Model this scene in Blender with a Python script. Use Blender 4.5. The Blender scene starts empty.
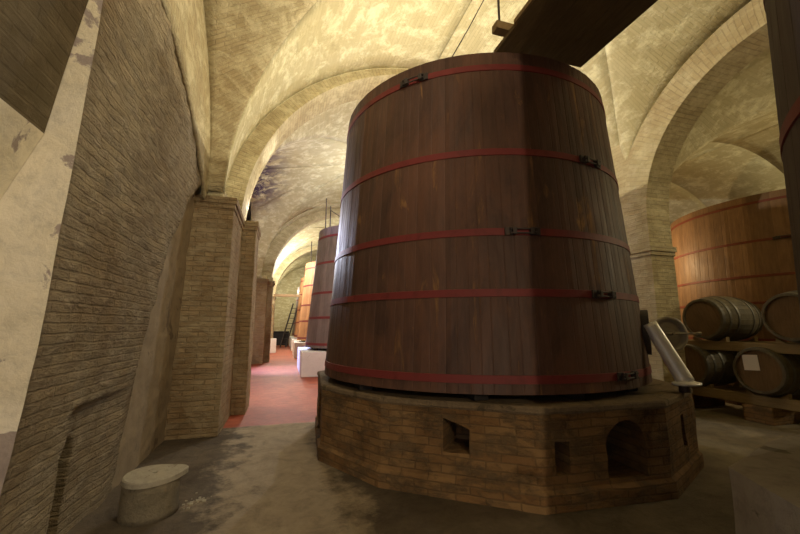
import bpy, bmesh, math, random
from mathutils import Vector, Matrix, noise
random.seed(7)
PI = math.pi
sc = bpy.context.scene
COL = sc.collection
def R(d): return math.radians(d)

# ------------------------------------------------------------------ materials
class NT:
    def __init__(s, name):
        s.m = bpy.data.materials.new(name); s.m.use_nodes = True
        s.t = s.m.node_tree; s.t.nodes.clear()
        s.out = s.n('ShaderNodeOutputMaterial'); s.b = s.n('ShaderNodeBsdfPrincipled')
        s.l(s.b.outputs[0], s.out.inputs[0])
    def n(s, typ, **kw):
        nd = s.t.nodes.new(typ)
        for k, v in kw.items(): setattr(nd, k, v)
        return nd
    def l(s, a, b): s.t.links.new(a, b)
    def coord(s, kind='UV'):
        return s.n('ShaderNodeTexCoord').outputs[kind]
    def mapping(s, src, scale=(1,1,1), loc=(0,0,0), rot=(0,0,0)):
        m = s.n('ShaderNodeMapping'); m.inputs['Scale'].default_value = scale
        m.inputs['Location'].default_value = loc; m.inputs['Rotation'].default_value = rot
        s.l(src, m.inputs['Vector']); return m.outputs[0]
    def noise(s, src, scale, detail=6, rough=.6, dist=0):
        n = s.n('ShaderNodeTexNoise'); n.inputs['Scale'].default_value = scale
        n.inputs['Detail'].default_value = detail; n.inputs['Roughness'].default_value = rough
        n.inputs['Distortion'].default_value = dist; s.l(src, n.inputs['Vector']); return n.outputs['Fac']
    def ramp(s, src, stops):
        r = s.n('ShaderNodeValToRGB'); e = r.color_ramp.elements
        while len(e) > 1: e.remove(e[-1])
        e[0].position = stops[0][0]; e[0].color = c4(stops[0][1])
        for p, c in stops[1:]:
            x = e.new(p); x.color = c4(c)
        s.l(src, r.inputs[0]); return r.outputs[0]
    def mix(s, f, a, b, mode='MIX'):
        m = s.n('ShaderNodeMix', data_type='RGBA', blend_type=mode)
        if isinstance(f, (int, float)): m.inputs[0].default_value = f
        else: s.l(f, m.inputs[0])
        for v, i in ((a, 6), (b, 7)):
            if isinstance(v, (tuple, list, float, int)): m.inputs[i].default_value = c4(v)
            else: s.l(v, m.inputs[i])
        return m.outputs[2]
    def math(s, op, a, b=0, c=None):
        m = s.n('ShaderNodeMath', operation=op)
        for v, i in ((a, 0), (b, 1), (c, 2)):
            if v is None: continue
            if isinstance(v, (float, int)): m.inputs[i].default_value = v
            else: s.l(v, m.inputs[i])
        return m.outputs[0]
    def bump(s, h, strength=.5, dist=.02, prev=None):
        b = s.n('ShaderNodeBump'); b.inputs['Strength'].default_value = strength
        b.inputs['Distance'].default_value = dist; s.l(h, b.inputs['Height'])
        if prev: s.l(prev, b.inputs['Normal'])
        return b.outputs[0]
    def done(s, col, rough=.9, normal=None, metal=0, spec=.3):
        if isinstance(col, (tuple, list)): s.b.inputs['Base Color'].default_value = c4(col)
        else: s.l(col, s.b.inputs['Base Color'])
        if isinstance(rough, (int, float)): s.b.inputs['Roughness'].default_value = rough
        else: s.l(rough, s.b.inputs['Roughness'])
        s.b.inputs['Metallic'].default_value = metal
        s.b.inputs['Specular IOR Level'].default_value = spec
        if normal: s.l(normal, s.b.inputs['Normal'])
        return s.m
def c4(v):
    if isinstance(v, (int, float)): return (v, v, v, 1)
    return tuple(v) if len(v) == 4 else (*v, 1)

def brick_mat(name, c1, c2, mortar, plaster, cover, patch=.9, bstr=.6, stain=(.35,.28,.18), stainamt=.5, bw=.27, rh=.07, spec=.25, rough=.9, softbrick=.35, tint=None, bdist=.03, bb=.6, dk=.4, hstr=0):
    """brickwork under limewash: `cover` = share still washed"""
    t = NT(name); uv = t.coord('UV'); ob = t.coord('Object')
    nz = t.n('ShaderNodeTexNoise'); nz.inputs['Scale'].default_value = 3.0; nz.inputs['Detail'].default_value = 4
    t.l(uv, nz.inputs['Vector'])
    va = t.n('ShaderNodeVectorMath', operation='MULTIPLY_ADD'); va.inputs[1].default_value = (.05, .03, 0)
    t.l(nz.outputs['Color'], va.inputs[0]); t.l(uv, va.inputs[2])
    bk = t.n('ShaderNodeTexBrick'); t.l(va.outputs[0], bk.inputs['Vector'])
    bk.inputs['Scale'].default_value = 1; bk.inputs['Brick Width'].default_value = bw; bk.inputs['Row Height'].default_value = rh
    bk.inputs['Mortar Size'].default_value = .009; bk.inputs['Mortar Smooth'].default_value = .6
    bk.inputs['Color1'].default_value = c4(c1); bk.inputs['Color2'].default_value = c4(c2); bk.inputs['Mortar'].default_value = c4(mortar)
    # patches follow courses: noise stretched along u
    pm = t.noise(t.mapping(ob, (2.0, 2.0, 4.2)), patch, 9, .72, .3)
    k = .30 + .40*cover
    mask = t.ramp(pm, [(k-.06, 1.0), (k+.06, 0.0)])
    washed = t.mix(softbrick, plaster, t.mix(.5, plaster, bk.outputs['Color'], 'MULTIPLY'))
    fine = t.noise(ob, 9, 8, .7)
    washed = t.mix(.55, washed, t.ramp(fine, [(.3, .62), (.5, .95), (.7, 1.12)]), 'MULTIPLY')
    col = t.mix(mask, bk.outputs['Color'], washed)
    big = t.noise(ob, .55, 6, .62, .3)
    sm = t.ramp(big, [(.42, 0.0), (.68, stainamt)])
    col = t.mix(sm, col, t.mix(1.0, col, stain, 'MULTIPLY'))
    dark = t.noise(ob, 2.6, 8, .75, .6)
    col = t.mix(t.ramp(dark, [(.56, 0.0), (.72, dk)]), col, t.mix(1.0, col, (.4,.36,.3), 'MULTIPLY'))
    if tint: col = tint(t, col, ob)
    h = t.math('ADD', t.math('MULTIPLY', bk.outputs['Fac'], -bb), t.math('MULTIPLY', fine, .8))
    if hstr:
        hs = t.noise(t.mapping(uv, (4.2, 9.5, 1)), 1.0, 9, .70, .35)
        h = t.math('ADD', h, t.math('MULTIPLY', hs, hstr))
        col = t.mix(.6, col, t.ramp(hs, [(.34, .6), (.5, 1.0), (.7, 1.1)]), 'MULTIPLY')
    h = t.math('ADD', h, t.math('MULTIPLY', mask, .45))
    nrm = t.bump(h, bstr, bdist)
    return t.done(col, rough, nrm, spec=spec)

def plaster_mat(name, base, alt, patchc, bstr=.5, scale=1.0, patchamt=.55, rough=.88, spec=.3, speck=.6, scratch=0):
    t = NT(name); ob = t.coord('Object')
    a = t.noise(ob, .9*scale, 8, .65, .5); b = t.noise(ob, 7*scale, 9, .72, .3); c = t.noise(ob, 28*scale, 6, .7)
    col = t.mix(t.ramp(a, [(.35, 0.0), (.62, 1.0)]), base, alt)
    pk = t.ramp(t.noise(t.mapping(ob, (1,1,1), (3.1,7.7,2.2)), 1.7*scale, 9, .6, .8), [(patchamt, 0.0), (patchamt+.025, 1.0)])
    col = t.mix(pk, col, patchc)
    col = t.mix(speck, col, t.ramp(b, [(.3, .55), (.5, .95), (.7, 1.1)]), 'MULTIPLY')
    h = t.math('ADD', t.math('MULTIPLY', b, 1.0), t.math('MULTIPLY', c, .35))
    h = t.math('ADD', h, t.math('MULTIPLY', pk, -.15))
    if scratch:
        s1 = t.noise(t.mapping(ob, (1, 15, 4.5), rot=(R(-32), 0, 0)), 1.0, 6, .62, .5)
        h = t.math('ADD', h, t.math('MULTIPLY', s1, scratch))
        col = t.mix(.55, col, t.ramp(s1, [(.34, .45), (.48, .95), (.65, 1.12)]), 'MULTIPLY')
    return t.done(col, rough, t.bump(h, bstr, .03), spec=spec)

def stave_mat(name, dark, mid, streak, rough=(.42, .75), streakamt=.5, spec=.4, bstr=.35, seed=0, blotch=None):
    t = NT(name); ob = t.coord('Object')
    st = t.mapping(ob, (1, 1, .10), (seed*3.1, seed*1.7, seed))
    g = t.noise(st, 22, 8, .65, .4); g2 = t.noise(t.mapping(ob, (1,1,.22), (seed, 4, 0)), 4.2, 7, .68, .6)
    bl = t.noise(t.mapping(ob, (1,1,.7), (9, seed, 2)), 1.6, 7, .65, .5)
    at = t.n('ShaderNodeAttribute'); at.attribute_name = 'tint'
    col = t.mix(t.ramp(g, [(.3, 0.0), (.7, 1.0)]), dark, mid)
    col = t.mix(.75, col, t.ramp(at.outputs['Fac'], [(0.0, .78), (1.0, 1.18)]), 'MULTIPLY')
    col = t.mix(t.ramp(bl, [(.35, .6), (.65, 0.0)]), col, t.mix(1.0, col, (.55,.5,.5), 'MULTIPLY'))
    if blotch:
        bb = t.noise(t.mapping(ob, (1,1,.45), (4, 1, 7)), 1.3, 8, .7, .5)
        col = t.mix(t.ramp(bb, [(.45, 0.0), (.68, .8)]), col, blotch)
    sk = t.math('MULTIPLY', t.ramp(g2, [(.58, 0.0), (.76, streakamt)]), t.ramp(t.noise(st, 9, 4, .6), [(.42, 0.0), (.62, 1.0)]))
    col = t.mix(sk, col, streak)
    r = t.ramp(g2, [(.3, rough[0]), (.7, rough[1])])
    return t.done(col, r, t.bump(g, bstr, .012), spec=spec)

def paint_mat(name, c, c2, rough=.5, spec=.45, wear=.6, metal=0):
    t = NT(name); ob = t.coord('Object')
    n = t.noise(ob, 6, 8, .7, .6); f = t.noise(ob, 45, 6, .7)
    col = t.mix(t.ramp(n, [(.5, 0.0), (.7, wear)]), c, c2)
    return t.done(col, rough, t.bump(f, .2, .004), spec=spec, metal=metal)

def wood_mat(name, a, b, sc_=(8,8,1.2), rough=.8, spec=.25):
    t = NT(name); ob = t.coord('Object')
    g = t.noise(t.mapping(ob, sc_), 3.5, 9, .7, .8)
    k = t.noise(ob, 2.0, 6, .6)
    col = t.mix(t.ramp(g, [(.3, 0.0), (.68, 1.0)]), a, b)
    col = t.mix(.5, col, t.ramp(k, [(.3, .5), (.7, 1.15)]), 'MULTIPLY')
    return t.done(col, rough, t.bump(g, .4, .012), spec=spec)

M = {}
def purple(t, col, ob):
    # mould bloom on the limewash of the second bay's left web
    sx = t.n('ShaderNodeSeparateXYZ'); t.l(ob, sx.inputs[0])
    near = t.math('MULTIPLY', t.ramp(t.math('MULTIPLY', t.math('ADD', sx.outputs['X'], 1.4), .5), [(.3, 1.0), (.75, 0.0)]),
                  t.ramp(t.math('MULTIPLY', t.math('SUBTRACT', sx.outputs['Y'], 7.0), .12), [(.05, 0.0), (.1, 1.0), (.8, 1.0), (1.0, 0.0)]))
    n = t.ramp(t.noise(ob, 1.9, 9, .72, .5), [(.42, 0.0), (.52, 1.0)])
    return t.mix(t.math('MULTIPLY', t.math('MULTIPLY', near, n), .97), col, (.055,.028,.085))
M['vault'] = brick_mat('limewashed_vault_brick', (.48,.425,.25), (.54,.48,.29), (.48,.43,.255), (.74,.70,.47), .40, 1.3, .45, (.78,.70,.5), .35, softbrick=.13, tint=purple)
M['arch'] = brick_mat('arch_brick', (.44,.37,.21), (.54,.46,.27), (.38,.32,.19), (.70,.63,.40), .42, 1.2, .6, (.6,.5,.36), .5, softbrick=.4)
M['webbrick'] = brick_mat('bare_web_brick', (.40,.33,.18), (.50,.42,.24), (.38,.31,.18), (.66,.59,.37), .44, 1.3, .6, (.6,.5,.36), .6, softbrick=.3)
M['pier'] = brick_mat('pier_brick', (.33,.24,.13), (.44,.33,.185), (.29,.215,.12), (.50,.41,.255), .50, 2.2, .8, (.5,.38,.26), .85, softbrick=.5, bb=.4)
M['rpier'] = brick_mat('washed_pier_brick', (.46,.39,.23), (.54,.47,.29), (.42,.36,.22), (.68,.62,.42), .42, 1.2, .5, (.6,.5,.38), .6, softbrick=.5)
M['rough'] = brick_mat('rough_wall_masonry', (.47,.375,.225), (.53,.43,.27), (.45,.36,.215), (.60,.50,.33), .42, 2.2, 1.0, (.6,.5,.38), .8, bw=.24, rh=.062, softbrick=.05, bdist=.06, bb=.35, hstr=1.9)
M['smooth'] = plaster_mat('smoothed_render', (.31,.24,.145), (.37,.29,.175), (.20,.15,.09), .35, 1.0, .64)
M['face'] = plaster_mat('pale_peeling_plaster', (.78,.69,.48), (.86,.79,.62), (.40,.33,.28), .4, 1.1, .56)
M['darkbrick'] = brick_mat('dark_brick', (.115,.09,.048), (.13,.102,.056), (.105,.082,.044), (.165,.13,.075), .45, 2.2, .35, (.5,.42,.32), .8, softbrick=.1)  # dark brown brick for the wall over the near recess
M['plinth'] = brick_mat('plinth_brick', (.25,.14,.06), (.32,.20,.09), (.20,.125,.06), (.19,.13,.07), .42, 1.7, .7, (.30,.24,.18), 1.0, softbrick=.2, bb=.22, dk=.9)
M['cement'] = plaster_mat('cement_cap', (.19,.14,.085), (.24,.18,.11), (.13,.10,.06), .8, 2.4, .58)
M['stone'] = plaster_mat('worn_stone', (.20,.17,.11), (.26,.22,.145), (.14,.115,.075), .6, 3.0, .62)
M['stonetop'] = plaster_mat('worn_stone_top', (.38,.34,.25), (.46,.42,.31), (.28,.24,.17), .35, 3.0, .66)
M['greyslab'] = plaster_mat('grey_stone_block', (.30,.265,.235), (.36,.325,.29), (.15,.13,.10), .6, 2.0, .62)
M['white'] = plaster_mat('white_painted_block', (.78,.77,.74), (.84,.83,.80), (.62,.60,.56), .15, 1.5, .68, speck=.15)
M['stave'] = stave_mat('dark_oak_staves', (.080,.045,.034), (.128,.070,.050), (.50,.27,.08), (.45,.75), 1.0, spec=.3, blotch=(.165,.075,.045))
M['stave2'] = stave_mat('grey_oak_staves', (.17,.14,.12), (.25,.205,.175), (.42,.22,.10), (.5,.8), .4, seed=2)
M['stave3'] = stave_mat('orange_oak_staves', (.42,.20,.09), (.56,.29,.13), (.62,.36,.15), (.5,.8), .4, seed=3)  # orange is the colour of the staves themselves
M['stave5'] = stave_mat('honey_oak_staves', (.22,.125,.065), (.32,.19,.095), (.46,.28,.12), (.45,.7), .5, seed=5)
M['stave4'] = stave_mat('ashen_oak_staves', (.10,.075,.068), (.15,.115,.105), (.22,.15,.10), (.6,.85), .3, seed=4)
M['barrel'] = stave_mat('mossy_barrel_staves', (.13,.11,.06), (.20,.17,.10), (.24,.19,.10), (.6,.85), .3, seed=6)
M['bhead'] = wood_mat('barrel_head_wood', (.13,.08,.035), (.21,.13,.06), (8,8,1.0))
M['red'] = paint_mat('red_painted_iron', (.185,.030,.029), (.10,.020,.017), .6, .35, .7)
M['rust'] = paint_mat('rusty_hoop_paint', (.20,.05,.03), (.10,.035,.02), .6, .35, .7)
M['iron'] = paint_mat('dark_iron', (.05,.04,.035), (.09,.05,.03), .6, .4, .8)
M['galv'] = paint_mat('dull_hoop_steel', (.16,.15,.12), (.11,.09,.06), .55, .5, .8, .4)
M['steel'] = paint_mat('brushed_stainless', (.90,.90,.88), (.78,.76,.72), .38, .5, .4, .25)
M['plank'] = wood_mat('walkway_plank', (.11,.075,.032), (.19,.13,.06), (8,1.0,8))
M['plankedge'] = wood_mat('walkway_rail_wood', (.20,.13,.06), (.28,.19,.09), (8,1.0,8))
M['beam'] = wood_mat('rack_beam_wood', (.26,.19,.09), (.38,.28,.14), (8,1.0,8))
M['beamx'] = wood_mat('old_beam_wood', (.16,.10,.05), (.26,.17,.09), (1,8,8))
M['paper'] = paint_mat('paper_sheet', (.72,.66,.58), (.66,.60,.50), .9, .2, .4)
M['black'] = paint_mat('black_clutter', (.025,.022,.02), (.06,.05,.04), .7, .3, .5)

def floor_material():
    t = NT('cellar_floor'); ob = t.coord('Object')
    sx = t.n('ShaderNodeSeparateXYZ'); t.l(ob, sx.inputs[0]); X, Y = sx.outputs['X'], sx.outputs['Y']
    a = t.noise(ob, .8, 8, .65, .4); b = t.noise(ob, 5, 9, .75, .5); c = t.noise(ob, 34, 6, .7)
    col = t.mix(t.ramp(a, [(.38, 0.0), (.6, 1.0)]), (.085,.065,.043), (.15,.118,.078))
    # paler cement strip down the aisle
    w = t.math('ADD', X, t.math('MULTIPLY', t.math('SUBTRACT', t.noise(ob, 2.2, 8, .7), .5), 1.6))
    strip = t.math('MULTIPLY', t.ramp(t.math('MULTIPLY', t.math('ADD', w, 1.5), .3), [(.28, 0.0), (.34, 1.0)]),
                   t.ramp(t.math('MULTIPLY', t.math('ADD', w, 1.5), .3), [(.58, 1.0), (.66, 0.0)]))
    col = t.mix(t.math('MULTIPLY', strip, .9), col, (.40,.325,.22))
    col = t.mix(t.ramp(X, [(0.0, 0.0), (1.0, 0.0)]), col, col)
    aisle = t.ramp(t.math('MULTIPLY', X, .1), [(.44, 0.0), (.50, 1.0)])
    col = t.mix(t.math('MULTIPLY', aisle, .7), col, (.30,.25,.16))
    red = t.mix(t.ramp(a, [(.4, 0.0), (.6, 1.0)]), (.33,.068,.032), (.42,.11,.052))
    isred = t.math('MULTIPLY', t.ramp(t.math('MULTIPLY', t.math('ADD', Y, t.math('MULTIPLY', b, .10)), .1), [(.635, 0.0), (.639, 1.0)]),
                   t.ramp(t.math('MULTIPLY', X, .1), [(.60, 1.0), (.605, 0.0)]))
    col = t.mix(isred, col, red)
    col = t.mix(.55, col, t.ramp(b, [(.32, .38), (.5, .9), (.68, 1.3)]), 'MULTIPLY')
    rough = t.math('SUBTRACT', .85, t.math('MULTIPLY', isred, .25))
    h = t.math('MULTIPLY', t.math('ADD', b, t.math('MULTIPLY', c, .4)), t.math('SUBTRACT', 1.0, t.math('MULTIPLY', isred, .75)))
    return t.done(col, rough, t.bump(h, .8, .03), spec=.35)
M['floor'] = floor_material()

# ------------------------------------------------------------------ mesh helpers
def newbm():
    bm = bmesh.new(); bm.loops.layers.uv.new('UVMap'); return bm
def box_uv(bm):
    uv = bm.loops.layers.uv.verify()
    for f in bm.faces:
        n = f.normal
        for l in f.loops:
            c = l.vert.co
            if abs(n.z) > .8: l[uv].uv = (c.x, c.y)
            elif abs(n.x) > abs(n.y): l[uv].uv = (c.y, c.z)
            else: l[uv].uv = (c.x, c.z)
def obj(name, bm, mat, parent=None, smooth=False, boxuv=True, loc=None, rot=None):
    bm.normal_update()
    if boxuv: box_uv(bm)
    me = bpy.data.meshes.new(name); bm.to_mesh(me); bm.free()
    if smooth:
        for p in me.polygons: p.use_smooth = True
    for m in (mat if isinstance(mat, list) else [mat]): me.materials.append(m)
    o = bpy.data.objects.new(name, me); COL.objects.link(o)
    if parent: o.parent = parent
    if loc: o.location = loc
    if rot: o.rotation_euler = rot
    return o
def empty(name, loc=(0,0,0), rz=0, parent=None):
    o = bpy.data.objects.new(name, None); COL.objects.link(o); o.location = loc; o.rotation_euler = (0,0,rz)
    o.empty_display_size = .2
    if parent: o.parent = parent
    return o
def tag(o, label, cat, group=None):
    o['label'] = label; o['category'] = cat
    if group: o['group'] = group
    return o
def struct(o): o['kind'] = 'structure'; return o
def copy_tree(o, parent=None):
    c = o.copy(); COL.objects.link(c)
    if parent: c.parent = parent
    for ch in list(o.children): copy_tree(ch, c)
    return c
def box(bm, x0, x1, y0, y1, z0, z1, bev=0, mi=0, mat=None):
    vs = [bm.verts.new((x, y, z)) for x in (x0, x1) for y in (y0, y1) for z in (z0, z1)]
    if mat:
        for v in vs: v.co = mat @ v.co
    idx = [(0,1,3,2), (4,6,7,5), (0,4,5,1), (2,3,7,6), (0,2,6,4), (1,5,7,3)]
    fs = []
    for i in idx:
        f = bm.faces.new([vs[k] for k in i]); f.material_index = mi; fs.append(f)
    if bev:
        es = list({e for f in fs for e in f.edges})
        bmesh.ops.bevel(bm, geom=es, offset=bev, segments=2, affect='EDGES', profile=.6)
    return vs
def tube(bm, p0, p1, r, n=10, r1=None):
    p0, p1 = Vector(p0), Vector(p1); d = (p1-p0).normalized()
    u = d.orthogonal().normalized(); v = d.cross(u); r1 = r if r1 is None else r1
    A = [bm.verts.new(p0 + (u*math.cos(2*PI*i/n) + v*math.sin(2*PI*i/n))*r) for i in range(n)]
    B = [bm.verts.new(p1 + (u*math.cos(2*PI*i/n) + v*math.sin(2*PI*i/n))*r1) for i in range(n)]
    for i in range(n): bm.faces.new((A[i], A[(i+1)%n], B[(i+1)%n], B[i]))
    bm.faces.new(A[::-1]); bm.faces.new(B)
def path_tube(bm, pts, r, n=8):
    for a, b in zip(pts, pts[1:]): tube(bm, a, b, r, n)
def subdiv_to(bm, size, passes=6):
    for _ in range(passes):
        es = [e for e in bm.edges if e.calc_length() > size]
        if not es: break
        bmesh.ops.subdivide_edges(bm, edges=es, cuts=1, use_grid_fill=True)
def roughen(bm, amp, freq, seed=0, keep=None):
    bm.normal_update()
    for v in bm.verts:
        if keep and keep(v.co): continue
        p = v.co*freq + Vector((seed, seed*2.3, seed*.7))
        d = noise.noise(p) + .5*noise.noise(p*2.1) + .3*noise.noise(p*4.7)
        v.co += v.normal*d*amp

# ------------------------------------------------------------------ dimensions (metres; aisle runs along +Y, camera near the origin)
ZS = 3.4           # springing of the vaults
XL, XR = -1.30, 6.3
CX = 2.9

# ------------------------------------------------------------------ floor
bm = newbm()
box(bm, -3.2, 13.6, -9, 42, -.2, 0)
struct(obj('floor', bm, M['floor']))

# ------------------------------------------------------------------ vaults
def patch(bm, A, B, ns, nv, mi=0, uvf=None, off=0.0):
    """ruled patch between curves A(s), B(s), s in 0..1 ; UV in metres"""
    uv = bm.loops.layers.uv.verify()
    P = [[A(i/ns).lerp(B(i/ns), j/nv) for j in range(nv+1)] for i in range(ns+1)]
    if off:
        for i in range(ns+1):
            for j in range(1, nv):
                q = P[i][j]; q.z += off*math.sin(PI*j/nv)*math.sin(PI*.5*i/ns)
    V = [[bm.verts.new(p) for p in row] for row in P]
    arc = [0]
    for i in range(ns): arc.append(arc[-1] + (P[i+1][nv//2]-P[i][nv//2]).length)
    for i in range(ns):
        for j in range(nv):
            q = (V[i][j], V[i+1][j], V[i+1][j+1], V[i][j+1])
            if (q[0].co-q[1].co).length < 1e-6 and (q[2].co-q[3].co).length < 1e-6: continue
            f = bm.faces.new(q); f.material_index = mi; f.smooth = True
            for l, (a, b) in zip(f.loops, ((i,j),(i+1,j),(i+1,j+1),(i,j+1))):
                l[uv].uv = ((P[0][0]-P[0][b]).length if False else b/nv*(P[ns//2][nv]-P[ns//2][0]).length, arc[a])
def ell(cx, cy, ax, ay, z0, H):
    return lambda s: Vector((cx + ax*math.cos(s*PI/2), cy + ay*math.cos(s*PI/2), z0 + H*math.sin(s*PI/2)))
def groin_bay(bm, xc, yc, a, b, zs, H, yf, yb, at, Ht, sides, mis=(0,0)):
    """sides: dict sx -> list of (X, bl, Hl) curves going outwards from the groin"""
    for sx in (-1, 1):
        for sy in (-1, 1):
            G = ell(xc, yc, sx*a, sy*b, zs, H)
            Yt = yf if sy < 0 else yb
            T = (lambda s, sx=sx, Yt=Yt: Vector((xc + sx*at*math.cos(s*PI/2), Yt, zs + Ht*math.sin(s*PI/2))))
            patch(bm, G, T, 28, 8, 0)
            prev = G
            for k, (X, bl, Hl) in enumerate(sides[sx]):
                L = (lambda s, X=X, bl=bl, Hl=Hl, sy=sy: Vector((X, yc + sy*bl*math.cos(s*PI/2), (zs + Hl*math.sin(s*PI/2)) if Hl > 1 else zs - .15 + (Hl+.15)*math.sin(s*PI/2)**1.7)))
                patch(bm, prev, L, 28, 8, mis[0] if sx < 0 else mis[1])
                prev = L

bays = [(-4.0, 2.9, -6.9, -1.1), (2.9, 2.95, -.05, 7.1), (12.2, 4.3, 7.9, 16.6), (22.0, 3.6, 18.4, 25.6), (30.8, 3.8, 27.0, 34.6)]
bm = newbm()
for k, (yc, b, y0, y1) in enumerate(bays):
    if k < 2:
        left = [(-1.13, b-.05, 2.5), (-1.15, b-.10, .92)]
    else:
        left = [(-1.32, b, 2.9)]
    right = [(XR+.02, min(b, 2.85), 2.75)]
    groin_bay(bm, CX, yc, 3.82, b, ZS, 3.75, y0, y1, 4.05, 3.65, {-1: left, 1: right}, (1 if k < 2 else 0, 0))
# short barrel lengths between the bays
for y0, y1 in ((-1.1, -.05), (7.1, 7.9), (16.6, 18.4), (25.6, 27.0), (34.6, 35.4), (-9, -6.9)):
    for sx in (-1, 1):
        A = lambda s, y=y0: Vector((CX + sx*4.05*math.cos(s*PI/2), y, ZS + 3.65*math.sin(s*PI/2)))
        B = lambda s, y=y1: Vector((CX + sx*4.05*math.cos(s*PI/2), y, ZS + 3.65*math.sin(s*PI/2)))
        patch(bm, A, B, 28, 2, 0)
o = obj('ceiling', bm, [M['vault'], M['webbrick']], boxuv=False, smooth=True)
sm = o.modifiers.new('thickness', 'SOLIDIFY'); sm.thickness = .25; sm.offset = 0
struct(o); ceil_o = o
# make the normals irrelevant: thickness straddles the surface slightly
sm.offset = 0; sm.thickness = .04

# vault over the right-hand aisle
bm = newbm()
for yc, b, y0, y1 in ((-4.0, 2.9, -6.9, -1.1), (2.9, 2.95, -.05, 5.85), (12.2, 4.3, 7.9, 16.6)):
    groin_bay(bm, 10.0, yc, 3.2, b, 2.9, 2.9, y0, y1, 3.25, 2.9, {-1: [(6.75, min(b-.6, 2.34) if b < 3 else 3.4, 2.92)], 1: [(13.25, b-.2, 2.6)]})
for y0, y1 in ((-1.1, -.05), (5.85, 7.9), (16.6, 18.4), (-9, -6.9)):
    for sx in (-1, 1):
        A = lambda s, y=y0: Vector((10 + sx*3.25*math.cos(s*PI/2), y, 2.9 + 2.9*math.sin(s*PI/2)))
        B = lambda s, y=y1: Vector((10 + sx*3.25*math.cos(s*PI/2), y, 2.9 + 2.9*math.sin(s*PI/2)))
        patch(bm, A, B, 24, 2, 0)
o = obj('ceiling', bm, [M['vault']], boxuv=False, smooth=True); struct(o)
sm = o.modifiers.new('thickness', 'SOLIDIFY'); sm.thickness = .04; sm.offset = 0

# ------------------------------------------------------------------ transverse rib arches
def rib(y0, y1, xc, r_in, zs, H_in, th, name='transverse_arch', n=48, mat='arch'):
    bm = newbm(); uv = bm.loops.layers.uv.verify(); rings = []
    for i in range(n+1):
        t = PI*i/n; c, s = math.cos(t), math.sin(t)
        pi_ = Vector((xc + r_in*c, 0, zs + H_in*s)); po = Vector((xc + (r_in+th)*c, 0, zs + (H_in+th)*s))
        rings.append([bm.verts.new((pi_.x, y0, pi_.z)), bm.verts.new((pi_.x, y1, pi_.z)), bm.verts.new((po.x, y1, po.z)), bm.verts.new((po.x, y0, po.z))])
    L = PI*(r_in+H_in)/2/n
    for i in range(n):
        a, b = rings[i], rings[i+1]
        for k in range(4):
            f = bm.faces.new((a[k], b[k], b[(k+1)%4], a[(k+1)%4])); f.smooth = False
            w = th if k % 2 else (y1-y0)
            for l, q in zip(f.loops, ((i,0),(i+1,0),(i+1,w),(i,w))): l[uv].uv = (q[1], q[0]*L)
    bm.faces.new(rings[0][::-1]); bm.faces.new(rings[-1])
    bmesh.ops.recalc_face_normals(bm, faces=bm.faces)
    return struct(obj(name, bm, M[mat], boxuv=False))
rib(7.12, 7.92, 3.0, 3.80, 3.32, 3.60, .6)
rib(17.4, 18.2, 3.0, 3.55, 3.42, 3.42, .75)
rib(26.0, 26.9, 3.0, 3.55, 3.42, 3.42, .75)

# ------------------------------------------------------------------ piers on the left with capitals
def pier(x0, x1, y0, y1, ztop, cap=.07, mat='pier', seed=0, name='brick_pier', sb=.01):
    bm = newbm(); box(bm, x0, x1, y0, y1, 0, ztop-.16, .012); subdiv_to(bm, .12); roughen(bm, .010, 5, seed)
    o = struct(obj(name, bm, M[mat]))
    bm = newbm(); box(bm, x0, x1-sb, y0+.01, y1-.01, ztop+.001, ztop+.16, .01)
    obj('springer_block', bm, M['vault'], o)
    bm = newbm()
    c = cap
    box(bm, x0, x1+c*.45, y0-c*.45, y1, ztop-.17, ztop-.10, .01)
    box(bm, x0, x1+c, y0-c, y1, ztop-.102, ztop, .015)
    cp = obj('capital', bm, M[mat], o)
    return o
pier(-1.5, -.76, 5.86, 7.12, 3.33, cap=.04, seed=1, sb=.16)
pier(-1.5, -.53, 7.14, 7.95, 3.34, cap=.035, seed=2, sb=.30)
pier(-1.5, -.68, 16.5, 17.35, 3.42, seed=3)
pier(-1.5, -.48, 17.36, 18.3, 3.44, seed=4)
pier(-1.5, -.55, 25.6, 27.0, 3.42, seed=5)
# masonry above the first capital, left of the groin
# ------------------------------------------------------------------ left wall, near bay: rough battered render
def sst(a, b, x):
    t = max(0, min(1, (x-a)/(b-a))); return t*t*(3-2*t)
def ybound(z):
    pts = [(-1, 4.25), (.0, 4.3), (.9, 4.45), (2.28, 4.9), (3.2, 5.65), (3.6, 6.2), (9, 9)]
    for (z0, y0), (z1, y1) in zip(pts, pts[1:]):
        if z0 <= z <= z1: return y0 + (y1-y0)*(z-z0)/(z1-z0)
    return 9
def xwall(y, z):
    bulge = .10*sst(0, .38, ybound(z)-y)*(.5+.5*sst(.2, 1.6, z))
    x = -1.40 + .035*z + bulge
    low = 1 - sst(.90, .93, z)
    # recessed lower panel beyond the near buttress, with a deep joint beside it
    rec = low*sst(3.14, 3.17, y)*(1-sst(3.5, 4.3, y))
    x -= .06*rec
    x -= .55*(1-sst(.55, .80, z+.5*(y-3.15)))*sst(3.14, 3.17, y)*(1-sst(3.34, 3.40, y))
    return x
bm = newbm(); ny, nz = 130, 190; y0, y1, z1 = 2.57, 5.95, 4.75
V = []
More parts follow.
